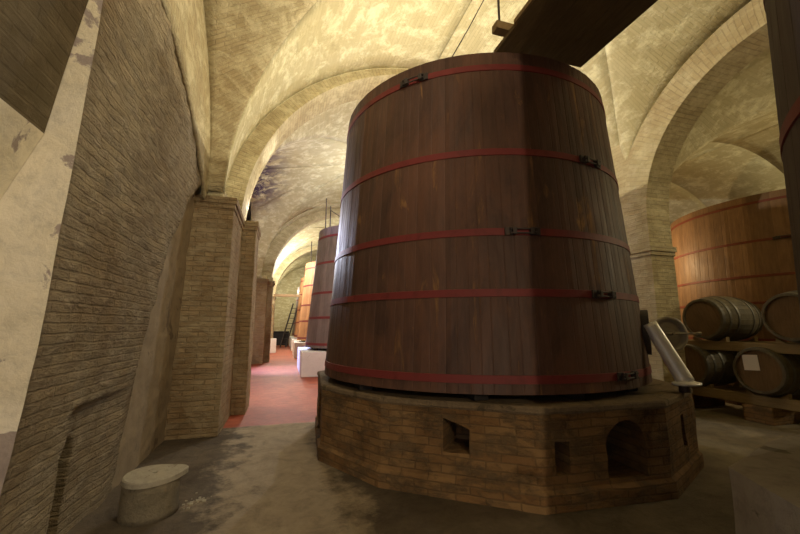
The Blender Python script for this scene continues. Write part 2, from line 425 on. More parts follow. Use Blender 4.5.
for i in range(ny+1):
    row = []
    for j in range(nz+1):
        y = y0 + (y1-y0)*i/ny; z = z1*j/nz
        x = xwall(y, z)
        p = Vector((x, y, z))
        inb = sst(-.15, .3, ybound(z)-y)
        d = noise.noise(p*Vector((0,2.2,2.2)).length) if False else 0
        q = Vector((0, y*2.6, z*2.6))
        d = noise.noise(q) + .6*noise.noise(q*2.3+Vector((3,1,1))) 
        # trowelled ridges running obliquely
        rd = Vector((5, y*8.5, z*13 + 1.6*noise.noise(Vector((0, y*2, z*2)))))
        d2 = noise.noise(rd) + .6*noise.noise(rd*1.9)
        x += .018*d*(.25+.75*sst(2.57, 3.1, y)) + (.0095*inb*sst(.3, 1.4, z) + .003)*d2*sst(2.55, 2.8, y)
        if z > ZS:
            pass
        row.append(bm.verts.new((x, y, z)))
    V.append(row)
for i in range(ny):
    for j in range(nz):
        f = bm.faces.new((V[i][j], V[i+1][j], V[i+1][j+1], V[i][j+1])); f.smooth = True
        yy, zz = y0 + (y1-y0)*(i+.5)/ny, z1*(j+.5)/nz
        f.material_index = 1 if yy > ybound(zz)-.02 else 0
        if False: pass
# body behind the skin
back = []
for row, idx in ((V[0], 0),):
    pass
e0 = [bm.verts.new((-1.75, y0, z1*j/nz)) for j in range(nz+1)]
for j in range(nz):
    f = bm.faces.new((V[0][j+1], V[0][j], e0[j], e0[j+1])); f.material_index = 2
bm.normal_update()
o = obj('wall_left', bm, [M['rough'], M['smooth'], M['face']], smooth=True)
struct(o)
o.data.polygons.foreach_set('use_smooth', [p.material_index != 2 for p in o.data.polygons])

# plastered end of the buttress (towards the camera) as a solid block, recess and lintel vault beyond
bm = newbm(); box(bm, -2.2, -1.85, 2.9, 5.9, 0, 4.5)
# main left wall slab behind everything
box(bm, -3.2, -1.62, 3.3, 42, 0, 8)
box(bm, -3.2, -2.75, -9, 2.6, 0, 8)
struct(obj('wall_left', bm, M['face']))
# blocks that fill the end face down to the floor; oblique upper edge shows the recess beyond
bm = newbm()
def prism(bm, pts, y0, y1, mi=0):
    A = [bm.verts.new((x, y0, z)) for x, z in pts]; B = [bm.verts.new((x, y1, z)) for x, z in pts]
    n = len(pts)
    bm.faces.new(A).material_index = mi; bm.faces.new(B[::-1]).material_index = mi
    for i in range(n): bm.faces.new((A[i], B[i], B[(i+1)%n], A[(i+1)%n])).material_index = mi
    bmesh.ops.recalc_face_normals(bm, faces=bm.faces)
prism(bm, [(-2.7, 0), (-1.40, 0), (-1.375, 2.58), (-1.54, 2.12), (-1.9, 1.75), (-2.7, 1.6)], 2.572, 2.66)
struct(obj('wall_left', bm, M['face']))
# wall continuing over the recess towards the camera, curving into the vault
bm = newbm(); Vv = []
for i in range(9):
    y = 2.565 - i*1.2
    col = []
    for j in range(15):
        zb = 2.56
        z = zb + j*.40
        x = -1.385 + .118*(z-2.56)*(1 + .10*(z-2.56))*max(.15, 1-(2.565-y)/2.5)
        col.append(bm.verts.new((x, y, z)))
    Vv.append(col)
for i in range(8):
    for j in range(14): bm.faces.new((Vv[i][j], Vv[i][j+1], Vv[i+1][j+1], Vv[i+1][j]))
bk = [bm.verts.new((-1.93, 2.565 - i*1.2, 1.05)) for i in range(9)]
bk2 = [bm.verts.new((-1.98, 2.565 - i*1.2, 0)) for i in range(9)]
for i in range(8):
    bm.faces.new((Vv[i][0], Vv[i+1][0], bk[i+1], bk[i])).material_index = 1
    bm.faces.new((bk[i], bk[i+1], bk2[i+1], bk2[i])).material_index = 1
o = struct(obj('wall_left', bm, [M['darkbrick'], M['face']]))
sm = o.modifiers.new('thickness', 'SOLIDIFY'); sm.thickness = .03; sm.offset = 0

# ------------------------------------------------------------------ right arcade wall (X 6.3 .. 6.8) with one arch per bay
def arcade(y0, y1, yc, r, zsp, ztop, x0=XR, x1=XR+.5, nm='wall_right', n=40):
    bm = newbm(); uv = bm.loops.layers.uv.verify()
    # outline of the opening, from near jamb to far jamb
    op = [(yc-r, 0), (yc-r, zsp)] + [(yc - r*math.cos(PI*i/n), zsp + r*math.sin(PI*i/n)) for i in range(1, n)] + [(yc+r, zsp), (yc+r, 0)]
    def ring(rad):
        return [(yc-rad, 0), (yc-rad, zsp)] + [(yc - rad*math.cos(PI*i/n), zsp + rad*math.sin(PI*i/n)) for i in range(1, n)] + [(yc+rad, zsp), (yc+rad, 0)]
    ro = ring(r + .48)
    outer = []
    for (y, z) in ro:
        if z <= zsp+1e-6: outer.append((y0 if y < yc else y1, z))
        else:
            dy, dz = y-yc, z-zsp
            k = min((y1-yc)/abs(dy) if abs(dy) > 1e-6 and dy > 0 else 1e9, (yc-y0)/abs(dy) if abs(dy) > 1e-6 and dy < 0 else 1e9, (ztop-zsp)/dz)
            outer.append((yc+dy*k, zsp+dz*k))
    def vs(lst, x): return [bm.verts.new((x, y, z)) for y, z in lst]
    proud = .05
    A = vs(op, x0-proud); Ro = vs(ro, x0-proud); Ro2 = vs(ro, x0); O = vs(outer, x0); B = vs(op, x1); OB = vs(outer, x1)
    m = len(op)
    arc = 0
    for i in range(m-1):
        L = math.dist(op[i], op[i+1])
        below = op[i][1] < zsp and op[i+1][1] < zsp+1e-6 or (op[i][1] <= zsp and op[i+1][1] <= zsp)
        def F(q, mi, uvs):
            f = bm.faces.new(q); f.material_index = mi
            for l, u in zip(f.loops, uvs): l[uv].uv = u
        F((A[i], A[i+1], Ro[i+1], Ro[i]), 1, ((0,arc),(0,arc+L),(.48,arc+L),(.48,arc)))
        F((Ro[i], Ro[i+1], Ro2[i+1], Ro2[i]), 1, ((0,arc),(0,arc+L),(.05,arc+L),(.05,arc)))
        F((Ro2[i], Ro2[i+1], O[i+1], O[i]), 0, tuple(p for p in (ro[i], ro[i+1], outer[i+1], outer[i])))
        F((A[i+1], A[i], B[i], B[i+1]), 2, ((0,arc+L),(0,arc),(.55,arc),(.55,arc+L)))
        F((B[i+1], B[i], OB[i], OB[i+1]), 0, tuple(p for p in (op[i+1], op[i], outer[i], outer[i+1])))
        arc += L
    # impost moulding on the jambs
    o = struct(obj(nm, bm, [M['rpier'], M['rpier'], M['arch']], boxuv=False))
    for s in (-1, 1):
        b2 = newbm(); ya = yc + s*(r-.05); yb = yc + s*(r+.55)
        lo, hi = min(ya, yb), max(ya, yb)
        box(b2, x0-proud-.05, x1+.03, lo, hi, 2.80, 2.90, .012)
        box(b2, x0-proud-.025, x1+.015, lo+(.025 if s > 0 else 0), hi-(0 if s > 0 else .025), 2.73, 2.802, .01)
        obj('impost', b2, M['rpier'], o)
    return o
arcade(-1.0, 6.45, 2.9, 2.18, 3.45, 8.0)
arcade(6.45, 17.5, 12.2, 3.3, 3.2, 8.0, nm='wall_right')
bm = newbm(); box(bm, XR, XR+.5, -9, -1.0, 0, 8); box(bm, XR, XR+.5, 17.5, 42, 0, 8)
struct(obj('wall_right', bm, M['rpier']))
bm = newbm(); box(bm, 13.2, 13.6, -9, 18.8, 0, 7); struct(obj('wall_aisle', bm, M['rpier']))
bm = newbm(); box(bm, 6.8, 13.2, 18.2, 18.6, 0, 7); struct(obj('wall_aisle_back', bm, M['rpier']))
bm = newbm(); box(bm, -3.2, 13.6, -9.4, -9, 0, 8); struct(obj('wall_front', bm, M['rpier']))
bm = newbm(); box(bm, -3.2, 6.8, 35.2, 35.6, 0, 8); struct(obj('wall_back', bm, M['vault']))

# ------------------------------------------------------------------ vats
def frustum_body(n, Rb, Rt, H, th=.07, gro=.0025, seed=0, rim_in=.14, rows=7):
    """closed ring of staves with V joints between them, floor and inner lip"""
    rnd = random.Random(seed)
    bm = newbm(); cl = bm.loops.layers.color.new('tint')
    ws = [1 + rnd.uniform(-.28, .28) for _ in range(n)]; S = sum(ws); ang = 0; angs = []
    for w in ws: angs.append(ang); ang += 2*PI*w/S
    angs.append(2*PI)
    tops = []; tint = [rnd.random() for _ in range(n)]
    for k in range(n):
        a0, a1 = angs[k], angs[k+1]; g = .0032
        prof = [(a0, -gro), (a0+g, 0), ((a0+a1)/2, rnd.uniform(-.002, .004)), (a1-g, 0), (a1, -gro)]
        cols = []
        for a, dr in prof:
            cols.append([bm.verts.new(((Rb+(Rt-Rb)*j/rows+dr)*math.cos(a), (Rb+(Rt-Rb)*j/rows+dr)*math.sin(a), H*j/rows)) for j in range(rows+1)])
        fs = []
        for i in range(4):
            for j in range(rows): fs.append(bm.faces.new((cols[i][j], cols[i+1][j], cols[i+1][j+1], cols[i][j+1])))
        # top edge, inner face
        it = [bm.verts.new(((Rt-th)*math.cos(a), (Rt-th)*math.sin(a), H)) for a, _ in prof]
        ib = [bm.verts.new(((Rt-th)*math.cos(a), (Rt-th)*math.sin(a), H-rim_in)) for a, _ in prof]
        bb = [bm.verts.new(((Rb-th)*math.cos(a), (Rb-th)*math.sin(a), 0)) for a, _ in prof]
        for i in range(4):
            fs.append(bm.faces.new((cols[i][rows], cols[i+1][rows], it[i+1], it[i])))
            fs.append(bm.faces.new((it[i], it[i+1], ib[i+1], ib[i])))
            fs.append(bm.faces.new((cols[i+1][0], cols[i][0], bb[i], bb[i+1])))
        for f in fs:
            for l in f.loops: l[cl] = (tint[k],)*3 + (1,)
    return bm
def ring_band(R0, R1, z0, z1, t=.009, n=180, mid=None):
    bm = newbm(); rs = []
    for i in range(n):
        a = 2*PI*i/n; c, s = math.cos(a), math.sin(a)
        pts = [(R0-.004, z0), (R0+t, z0+.003), (R1+t, z1-.003), (R1-.004, z1)]
        rs.append([bm.verts.new((r*c, r*s, z)) for r, z in pts])
    for i in range(n):
        a, b = rs[i], rs[(i+1)%n]
        for k in range(4):
            f = bm.faces.new((a[k], b[k], b[(k+1)%4], a[(k+1)%4])); f.smooth = False
    return bm
def vat(name, loc, Rb, Rt, H, hoops, mat, seed=0, n=96, clasp=None, hw=.075, bearers=True, gap=.07, lidmat='plank', hoopmat='red'):
    root = empty(name, loc)
    obj('staves', frustum_body(n, Rb, Rt, H, seed=seed), M[mat], root)
    bm = newbm(); bmesh.ops.create_circle(bm, cap_ends=True, segments=64, radius=Rt-.065)
    bmesh.ops.translate(bm, verts=bm.verts, vec=(0,0,H-.12))
    ex = bmesh.ops.extrude_face_region(bm, geom=list(bm.faces)); bmesh.ops.translate(bm, verts=[v for v in ex['geom'] if isinstance(v, bmesh.types.BMVert)], vec=(0,0,.04))
    obj('lid', bm, M[lidmat], root)
    bm = newbm(); bmesh.ops.create_circle(bm, cap_ends=True, segments=64, radius=Rb-.065)
    bmesh.ops.translate(bm, verts=bm.verts, vec=(0,0,.05)); 
    ex = bmesh.ops.extrude_face_region(bm, geom=list(bm.faces)); bmesh.ops.translate(bm, verts=[v for v in ex['geom'] if isinstance(v, bmesh.types.BMVert)], vec=(0,0,.04))
    obj('bottom_board', bm, M[lidmat], root)
    for i, z in enumerate(hoops):
        r = lambda q: Rb + (Rt-Rb)*q/H
        h = obj('hoop', ring_band(r(z-hw/2), r(z+hw/2), z-hw/2, z+hw/2), M[hoopmat], root)
        if clasp and i < len(clasp):
            for a_deg in clasp[i]:
                bm = newbm(); a = R(a_deg); rr = r(z)+.012
                mt = Matrix.Rotation(a, 4, 'Z')
                # two lug blocks joined by a pair of draw bolts
                for s in (-1, 1):
                    box(bm, rr-.01, rr+.045, s*.085-.02, s*.085+.02, z-hw*.44, z+hw*.44, .006, mat=mt)
                    box(bm, rr-.006, rr+.012, min(s*.085, s*.17), max(s*.085, s*.17), z-hw*.5, z+hw*.5, .003, mat=mt)
                for dz in (-.02, .02):
                    tube(bm, mt @ Vector((rr+.028, -.13, z+dz)), mt @ Vector((rr+.028, .13, z+dz)), .008, 8)
                    for s in (-1, 1): tube(bm, mt @ Vector((rr+.028, s*.110, z+dz)), mt @ Vector((rr+.028, s*.126, z+dz)), .015, 6)
                obj('clasp', bm, M['iron'], h)
    if bearers:
        for k in range(5):
            x = (k-2)*Rb*.42; hl = math.sqrt(max(.05, (Rb-.12)**2 - x*x))
            bm = newbm(); box(bm, x-.07, x+.07, -hl, hl, -gap, -.001, .008)
            obj('bearer', bm, M['black'], root)
    return root

VX, VY = 2.61, 4.90
ZP = .80
big = vat('wine_vat', (VX-.015, VY, .875), 2.06, 1.82, 3.455, [.125, .885, 1.465, 2.295, 3.27], 'stave', seed=11, n=100,
          clasp=[(285,), (280,), (256,), (283,), (224,)])
tag(big, 'huge dark brown wooden vat with five red hoops on the broken brick plinth', 'vat')
# hatch on the vat's right flank: open round door with cross bar
def to_local(p, o): return Vector(p) - Vector(o.location)
hc = to_local((4.43, 3.47, 1.37), big)
nrm = Vector((-.25, -1, .1)).normalized(); qm = nrm.to_track_quat('Z', 'Y').to_matrix().to_4x4(); TM = Matrix.Translation(hc) @ qm
bm = newbm(); prof = [(0, .0), (.13, .004), (.165, -.02), (.17, .03), (.205, .035), (.212, .0), (.205, -.05), (0, -.03)]
n = 40; rings = []
for r, z in prof:
    rings.append([bm.verts.new(TM @ Vector((r*math.cos(2*PI*i/n), r*math.sin(2*PI*i/n), z))) for i in range(n)] if r else [bm.verts.new(TM @ Vector((0,0,z)))])
for a, b in zip(rings, rings[1:]):
    for i in range(n):
        if len(a) == 1: bm.faces.new((a[0], b[(i+1)%n], b[i]))
        elif len(b) == 1: bm.faces.new((a[i], a[(i+1)%n], b[0]))
        else: bm.faces.new((a[i], a[(i+1)%n], b[(i+1)%n], b[i]))
for f in bm.faces: f.smooth = True
bmesh.ops.recalc_face_normals(bm, faces=bm.faces)
M['zinc'] = paint_mat('scuffed_zinc', (.36,.33,.26), (.22,.19,.14), .5, .5, .6, .3)
door = obj('hatch_door', bm, M['zinc'], big); door['label'] = 'round steel hatch door standing open'
bm = newbm()
tube(bm, TM @ Vector((-.10, .0, .05)), TM @ Vector((.30, .0, .06)), .012)
tube(bm, TM @ Vector((.30, .0, .06)), TM @ Vector((.34, .0, .06)), .02)
tube(bm, TM @ Vector((0, 0, -.01)), TM @ Vector((0, 0, .08)), .018)
obj('clamp_bar', bm, M['zinc'], door)
bm = newbm()
tube(bm, (1.50, -1.20, .49), (1.74, -1.36, .49), .022)
obj('hinge_bracket', bm, M['iron'], big)
# frame of the hatch on the staves
for (az, zz) in ((311, .52),):
    a = R(az); r = 2.06 - .21*zz/3.49
    tm = Matrix.Translation((r*math.cos(a), r*math.sin(a), zz)) @ Vector((math.cos(a), math.sin(a), 0)).to_track_quat('Z', 'Y').to_matrix().to_4x4()
    bm = newbm()
    ex0 = [(.19, -.03), (.19, .05), (.25, .05), (.25, -.03)]
    rr = [[bm.verts.new(tm @ Vector((q*math.cos(2*PI*i/n), q*math.sin(2*PI*i/n), w))) for i in range(n)] for q, w in ex0]
    for k in range(4):
        for i in range(n): bm.faces.new((rr[k][i], rr[k][(i+1)%n], rr[(k+1)%4][(i+1)%n], rr[(k+1)%4][i]))
    bmesh.ops.recalc_face_normals(bm, faces=bm.faces)
    obj('hatch_frame', bm, M['iron'], big)

# stainless chute leaning against the vat
def chute():
    A, B = Vector((3.80, 3.19, 1.49)), Vector((3.93, 2.96, .90))
    d = (B-A).normalized(); side = Vector((.80, -.60, 0)); side = (side - d*side.dot(d)).normalized(); up = side.cross(d).normalized()
    if up.dot(Vector((-.78, -.63, 0))) < 0: up = -up
    bm = newbm(); secs = []
    L = (B-A).length; N = 14
    for i in range(N+1):
        t = i/N; p = A.lerp(B, t); w = .070 + .012*t; row_o, row_i = [], []
        for k in range(13):
            a = PI*(k/12)*1.0
            row_o.append(p + side*(-w*math.cos(a)) + up*(w*.75*math.sin(a)))
            row_i.append(p + side*(-(w-.006)*math.cos(a)) + up*((w-.006)*.75*math.sin(a)))
        secs.append([bm.verts.new(v) for v in row_o + row_i[::-1]])
    m = len(secs[0])
    for a, b in zip(secs, secs[1:]):
        for k in range(m): 
            f = bm.faces.new((a[k], a[(k+1)%m], b[(k+1)%m], b[k])); f.smooth = True
    bm.faces.new(secs[0][::-1]); bm.faces.new(secs[-1])
    bmesh.ops.recalc_face_normals(bm, faces=bm.faces)
    root = obj('metal_chute', bm, M['steel'])
    # flared spout lip
    bm = newbm(); c = B + Vector((.01, 0, -.025)); rows = []
    n = 26
    prof = [(.07, .045), (.10, .03), (.135, .018), (.15, .022), (.15, .0), (.10, .0), (.07, .0)]
    for r, z in prof:
        rows.append([bm.verts.new(c + Vector((r*math.cos(2*PI*i/n)*1.05, r*math.sin(2*PI*i/n)*.7, z))) for i in range(n)])
    for a, b in zip(rows, rows[1:]):
        for i in range(n): 
            f = bm.faces.new((a[i], a[(i+1)%n], b[(i+1)%n], b[i])); f.smooth = True
    bm.faces.new(rows[0]); bm.faces.new(rows[-1][::-1])
    bmesh.ops.recalc_face_normals(bm, faces=bm.faces)
    obj('spout_lip', bm, M['steel'], root)
    bm = newbm(); tube(bm, B + Vector((.0, .02, -.03)), B + Vector((.0, .02, -.10)), .05, 16)
    obj('support_bracket', bm, M['iron'], root)
    return root
tag(chute(), 'shiny stainless steel chute leaning on the right flank of the big vat', 'chute')

# brick plinth of the big vat, with put-log holes, arched stoke hole and side niche
def plinth():
    P = [(.47, 4.55), (.93, 3.66), (2.04, 2.79), (3.30, 2.70), (4.28, 3.17), (4.86, 4.6), (4.6, 6.15), (3.4, 7.0), (1.7, 7.05), (.55, 6.0)]
    bm = newbm()
    def loop(z, off=0):
        c = Vector((VX, VY, 0)); out = []
        for x, y in P:
            v = Vector((x, y, 0)); d = (v-c).normalized(); out.append(bm.verts.new((x + d.x*off, y + d.y*off, z)))
        return out
    def ringf(a, b):
        for i in range(len(a)): bm.faces.new((a[i], a[(i+1)%len(a)], b[(i+1)%len(b)], b[i]))
    a = loop(0, .03); b = loop(.13, .03); c = loop(.16, 0); d = loop(.745, 0)
    bm.faces.new(a[::-1]); ringf(a, b); ringf(b, c); ringf(c, d); bm.faces.new(d)
    bmesh.ops.recalc_face_normals(bm, faces=bm.faces)
    me_bm = bm
    o = obj('brick_plinth', bm, M['plinth'])
    # cutters
    cb = newbm()
    def cut(cx, cy, nx, ny, w, z0, z1, depth=.45, arch=False, skew=0):
        n_ = Vector((nx, ny, 0)).normalized(); s = Vector((-n_.y, n_.x, 0))
        pts = [(-w/2, z0), (w/2, z0), (w/2, z1), (-w/2, z1 - skew)]
        if arch:
            zs_ = z1 - w/2; pts = [(-w/2, z0), (w/2, z0)] + [(w/2*math.cos(PI*i/10), zs_ + w/2*math.sin(PI*i/10)) for i in range(11)]
        A = [cb.verts.new(Vector((cx, cy, 0)) + s*u + n_*.2 + Vector((0,0,z))) for u, z in pts]
        B = [cb.verts.new(Vector((cx, cy, 0)) + s*u*.9 - n_*depth + Vector((0,0,z))) for u, z in pts]
        k = len(pts); cb.faces.new(A); cb.faces.new(B[::-1])
        for i in range(k): cb.faces.new((A[i], B[i], B[(i+1)%k], A[(i+1)%k]))
    cut(1.50, 3.22, -.62, -.78, .24, .37, .57, skew=-.08)
    cut(2.24, 2.77, -.07, -1, .135, .27, .52)
    cut(2.86, 2.74, -.07, -1, .40, .19, .66, .8, arch=True)
    cut(3.80, 2.93, .43, -.9, .13, .3, .6, .3)
    cut(.50, 5.15, -1, .05, .62, .12, .66, .3)
    bmesh.ops.recalc_face_normals(cb, faces=cb.faces)
    co = obj('cutter', cb, M['plinth'])
    md = o.modifiers.new('b', 'BOOLEAN'); md.operation = 'DIFFERENCE'; md.object = co; md.solver = 'EXACT'
    dg = bpy.context.evaluated_depsgraph_get(); me = bpy.data.meshes.new_from_object(o.evaluated_get(dg))
    o.modifiers.clear(); o.data = me; bpy.data.objects.remove(co)
    bm = bmesh.new(); bm.from_mesh(me); bmesh.ops.triangulate(bm, faces=[f for f in bm.faces if len(f.verts) > 4])
    for _ in range(7):
        es = [e for e in bm.edges if e.calc_length() > .11 and abs(e.verts[0].co.z) + abs(e.verts[1].co.z) > 0.0]
        if not es: break
        bmesh.ops.subdivide_edges(bm, edges=es, cuts=1); bmesh.ops.triangulate(bm, faces=[f for f in bm.faces if len(f.verts) > 4])
    roughen(bm, .016, 3.4, 5, keep=lambda c: c.z < .01)
    bm.normal_update(); uv = bm.loops.layers.uv.verify()
    for f in bm.faces:
        for l in f.loops:
            c = l.vert.co; n_ = f.normal
            if abs(n_.z) > .8: l[uv].uv = (c.x, c.y)
            else: l[uv].uv = (math.atan2(c.y-VY, c.x-VX)*2.2, c.z)
    bm.to_mesh(me); bm.free()
    # cement capping slab
    bm = newbm(); 
    def loop2(z, off):
        c = Vector((VX, VY, 0)); res = []
        nP = len(P)
        for i in range(nP):
            for t in (0, .25, .5, .75):
                v = Vector((*P[i], 0)).lerp(Vector((*P[(i+1)%nP], 0)), t); d = (v-c).normalized()
                w = noise.noise(v*2.3)*.02
                res.append(bm.verts.new((v.x + d.x*(off+w), v.y + d.y*(off+w), z + noise.noise(v*3.1+Vector((0,0,5)))*.008)))
        return res
    l0 = loop2(.74, .0); l1 = loop2(.755, .012); l2 = loop2(.785, .010); l3 = loop2(.80, .0); l4 = loop2(.803, -.4)
    for q in (l0,):
        for v in q: v.co.z = .735
    for a_, b_ in ((l0, l1), (l1, l2), (l2, l3), (l3, l4)):
        for i in range(len(a_)): 
            f = bm.faces.new((a_[i], a_[(i+1)%len(a_)], b_[(i+1)%len(b_)], b_[i]))
    for v in l4: v.co.z = .80
    bm.faces.new(l4); bm.faces.new(l0[::-1])
    bmesh.ops.recalc_face_normals(bm, faces=bm.faces)
    cp = obj('cement_capping', bm, M['cement'], o)
    return o
tag(plinth(), 'worn polygonal brick plinth with holes carrying the biggest vat', 'plinth')

# the vats standing further down the aisle
def white_plinth(x0, x1, y0, y1, h, label):
    bm = newbm(); box(bm, x0, x1, y0, y1, 0, h, .02)
    return tag(obj('white_plinth', bm, M['white']), label, 'plinth', None)
row = [('wine_vat', 13.35, 1.83, 1.50, 3.85, 'stave2', 'grey wooden vat with red hoops, second down the aisle, pipes on top', 21),
       ('wine_vat', 20.6, 1.85, 1.55, 3.85, 'stave3', 'orange-lit wooden vat behind the grey one down the aisle', 22),
       ('wine_vat', 26.2, 1.85, 1.55, 3.75, 'stave3', 'brown wooden vat, third behind the huge vat down the aisle', 23),
       ('wine_vat', 31.6, 1.85, 1.55, 3.7, 'stave2', 'furthest wooden vat at the end of the aisle', 24)]
wl = ['white block plinth below the grey second vat', 'white block plinth below the orange vat', 'white block plinth, third from the front along the aisle', 'furthest white block plinth on the right of the aisle']
for i, (nm, y, rb, rt, h, mt, lab, sd) in enumerate(row):
    v = vat(nm, (2.6, y, .80), rb, rt, h+.12, [.12, .95, 1.75, 2.75, 3.65], mt, seed=sd, n=72, hw=.08, gap=.075)
    tag(v, lab, 'vat', None)
    white_plinth(.58, 4.6, y-1.55, y+1.55, .72, wl[i])
    if i == 0:
        for x, yy, zz in ((-1.30, -.1, 5.55-.80), (-1.17, -.35, 5.2-.80)):
            bm = newbm(); tube(bm, (x, yy, 3.87), (x, yy, zz + .45), .02)
            box(bm, x-.04, x+.04, yy-.04, yy+.04, 3.86, 3.92)
            obj('vent_pipe', bm, M['iron'], v)
        bm = newbm(); path_tube(bm, [(-1.17, -.35, 4.7), (-.75, -.6, 4.35), (-.3, -.8, 4.05)], .012)
        obj('stay_wire', bm, M['iron'], v)
    elif i == 1:
        bm = newbm(); tube(bm, (-1.3, -.1, 3.87), (-1.3, -.1, 5.2), .025); obj('vent_pipe', bm, M['iron'], v)

# near vat at the right edge and its plinth
nv = vat('wine_vat', (3.48, -.50, .87), 2.03, 1.91, 3.5, [.15, 1.55, 2.5, 3.28], 'stave4', seed=31, n=90, gap=.068)
tag(nv, 'ashen grey wooden vat cut off by the right edge of the picture', 'vat')
bm = newbm()
Pn = [(2.04, 1.38), (2.80, 1.62), (4.6, 1.75), (5.7, .6), (5.7, -1.7), (4.6, -2.7), (2.5, -2.7), (1.42, -1.6), (1.42, .3)]
A = [bm.verts.new((x, y, 0)) for x, y in Pn]; B = [bm.verts.new((x, y, .80)) for x, y in Pn]
bm.faces.new(A[::-1]); bm.faces.new(B)
for i in range(len(Pn)): bm.faces.new((A[i], A[(i+1)%len(Pn)], B[(i+1)%len(Pn)], B[i]))
bmesh.ops.recalc_face_normals(bm, faces=bm.faces); bmesh.ops.triangulate(bm, faces=bm.faces)
subdiv_to(bm, .14); roughen(bm, .012, 3, 9, keep=lambda c: c.z < .01 or c.z > .79)
tag(obj('stone_plinth', bm, M['greyslab'], smooth=False), 'grey rough stone plinth in the bottom right corner under the ashen vat', 'plinth')

# vat in the right-hand aisle, behind the barrels
av = vat('wine_vat', (10.62, 5.30, .87), 2.28, 2.12, 3.1, [.35, 1.03, 1.53, 2.20, 2.95], 'stave5', seed=41, n=84, hw=.05, hoopmat='rust',
         clasp=[(), (), (), (205,), (212,)], gap=.066)
tag(av, 'honey coloured vat standing behind the barrel rack seen through the right arch', 'vat')
bm = newbm(); bmesh.ops.create_cone(bm, cap_ends=True, segments=12, radius1=2.35, radius2=2.35, depth=.8)
bmesh.ops.translate(bm, verts=bm.verts, vec=(10.62, 5.30, .40))
tag(obj('brick_plinth', bm, M['plinth']), 'low brick plinth in shadow behind the barrel rack', 'plinth')

# ------------------------------------------------------------------ barrels and rack
def barrel():
    root = empty('wine_barrel')
    L, rh, rb = 1.0, .335, .40
    def rad(x): t = 2*x/L - 1; return rb - (rb-rh)*t*t
    bm = newbm(); cl = bm.loops.layers.color.new('tint'); n = 30; rows = 16; rnd = random.Random(3)
    for k in range(n):
        a0, a1 = 2*PI*k/n, 2*PI*(k+1)/n; g = .012; tv = rnd.random(); cols = []
        for a, dr in ((a0, -.004), (a0+g, 0), (a1-g, 0), (a1, -.004)):
            c = []
            for j in range(rows+1):
                x = L*j/rows; r = rad(x)+dr; c.append(bm.verts.new((x, r*math.cos(a), r*math.sin(a))))
            for x, r in ((L, rh-.03), (L-.05, rh-.03)): c.append(bm.verts.new((x, r*math.cos(a), r*math.sin(a))))
            for x, r in ((0, rh-.03), (.05, rh-.03)): c.append(bm.verts.new((x, r*math.cos(a), r*math.sin(a))))
            cols.append(c)
        seq = [rows+4, rows+3] + list(range(rows+1)) + [rows+1, rows+2]
        for i in range(3):
            for p, q in zip(seq, seq[1:]):
                f = bm.faces.new((cols[i][p], cols[i][q], cols[i+1][q], cols[i+1][p])) if True else None
                for l in f.loops: l[cl] = (tv, tv, tv, 1)
    bmesh.ops.recalc_face_normals(bm, faces=bm.faces)
    obj('staves', bm, M['barrel'], root)
    for x in (.04, L-.04):
        bm = newbm(); seg = 40
        A = [bm.verts.new((x-.01, (rh-.028)*math.cos(2*PI*i/seg), (rh-.028)*math.sin(2*PI*i/seg))) for i in range(seg)]
        B = [bm.verts.new((x+.01, (rh-.028)*math.cos(2*PI*i/seg), (rh-.028)*math.sin(2*PI*i/seg))) for i in range(seg)]
        bm.faces.new(A); bm.faces.new(B[::-1])
        for i in range(seg): bm.faces.new((A[i], A[(i+1)%seg], B[(i+1)%seg], B[i]))
        bmesh.ops.recalc_face_normals(bm, faces=bm.faces)
        obj('head', bm, M['bhead'], root)
    for x0, w in ((.005, .045), (.13, .04), (.30, .04), (L-.34, .04), (L-.17, .04), (L-.05, .045)):
        bm = newbm(); n2 = 48; rs = []
        for i in range(n2):
            a = 2*PI*i/n2; c, s = math.cos(a), math.sin(a)
            rs.append([bm.verts.new((x, r*c, r*s)) for x, r in ((x0, rad(x0)-.003), (x0, rad(x0)+.007), (x0+w, rad(x0+w)+.007), (x0+w, rad(x0+w)-.003))])
        for i in range(n2):
            a, b = rs[i], rs[(i+1)%n2]
            for k in range(4): bm.faces.new((a[k], a[(k+1)%4], b[(k+1)%4], b[k])).smooth = False
        bmesh.ops.recalc_face_normals(bm, faces=bm.faces)
        obj('hoop', bm, M['galv'], root)
    bm = newbm(); tube(bm, (L/2, 0, rb-.01), (L/2, 0, rb+.018), .03, 14); obj('bung', bm, M['beam'], root)
    return root
b0 = barrel(); first = True
ZL, ZU = .79, 1.60
places = [(7.02, 5.22, ZL, 'wine barrel on the lower shelf, partly hidden behind the steel chute', 0),
          (7.02, 4.15, ZL, 'wine barrel with a white paper sheet on its round head', 1),
          (7.02, 3.02, ZL, 'lower shelf barrel beyond the right picture edge, barely in view', 0),
          (7.02, 4.88, ZU, 'wine barrel on the upper shelf, its whole round head visible', 0),
          (7.02, 3.66, ZU, 'upper shelf barrel cut off by the ashen vat at the right', 0)]
for x, y, z, lab, paper in places:
    b = b0 if first else copy_tree(b0); first = False
    b.location = (x, y, z); b.rotation_euler = (R(random.uniform(-25, 25)), 0, 0)
    tag(b, lab, 'barrel', 'barrels lying on the rack')
    if paper:
        b.rotation_euler = (0, 0, 0)
        bm = newbm(); box(bm, .022, .0265, -.02, .19, .0, .235, 0, mat=Matrix.Rotation(R(-3), 4, 'X'))
        pp = obj('paper_sheet', bm, M['paper'], b); pp['label'] = 'white sheet of paper fixed to the barrel head'
rk = empty('barrel_rack', (7.1, 4.2, 0))
for zc, nm in ((ZL-.40-.075, 0), (ZU-.40-.075, 1)):
    for dx in (.08, .78):
        bm = newbm(); box(bm, dx-.06, dx+.06, -1.75, 1.75, zc-.075+.012, zc+.075+.012, .01); obj('shelf_beam', bm, M['beam'], rk)
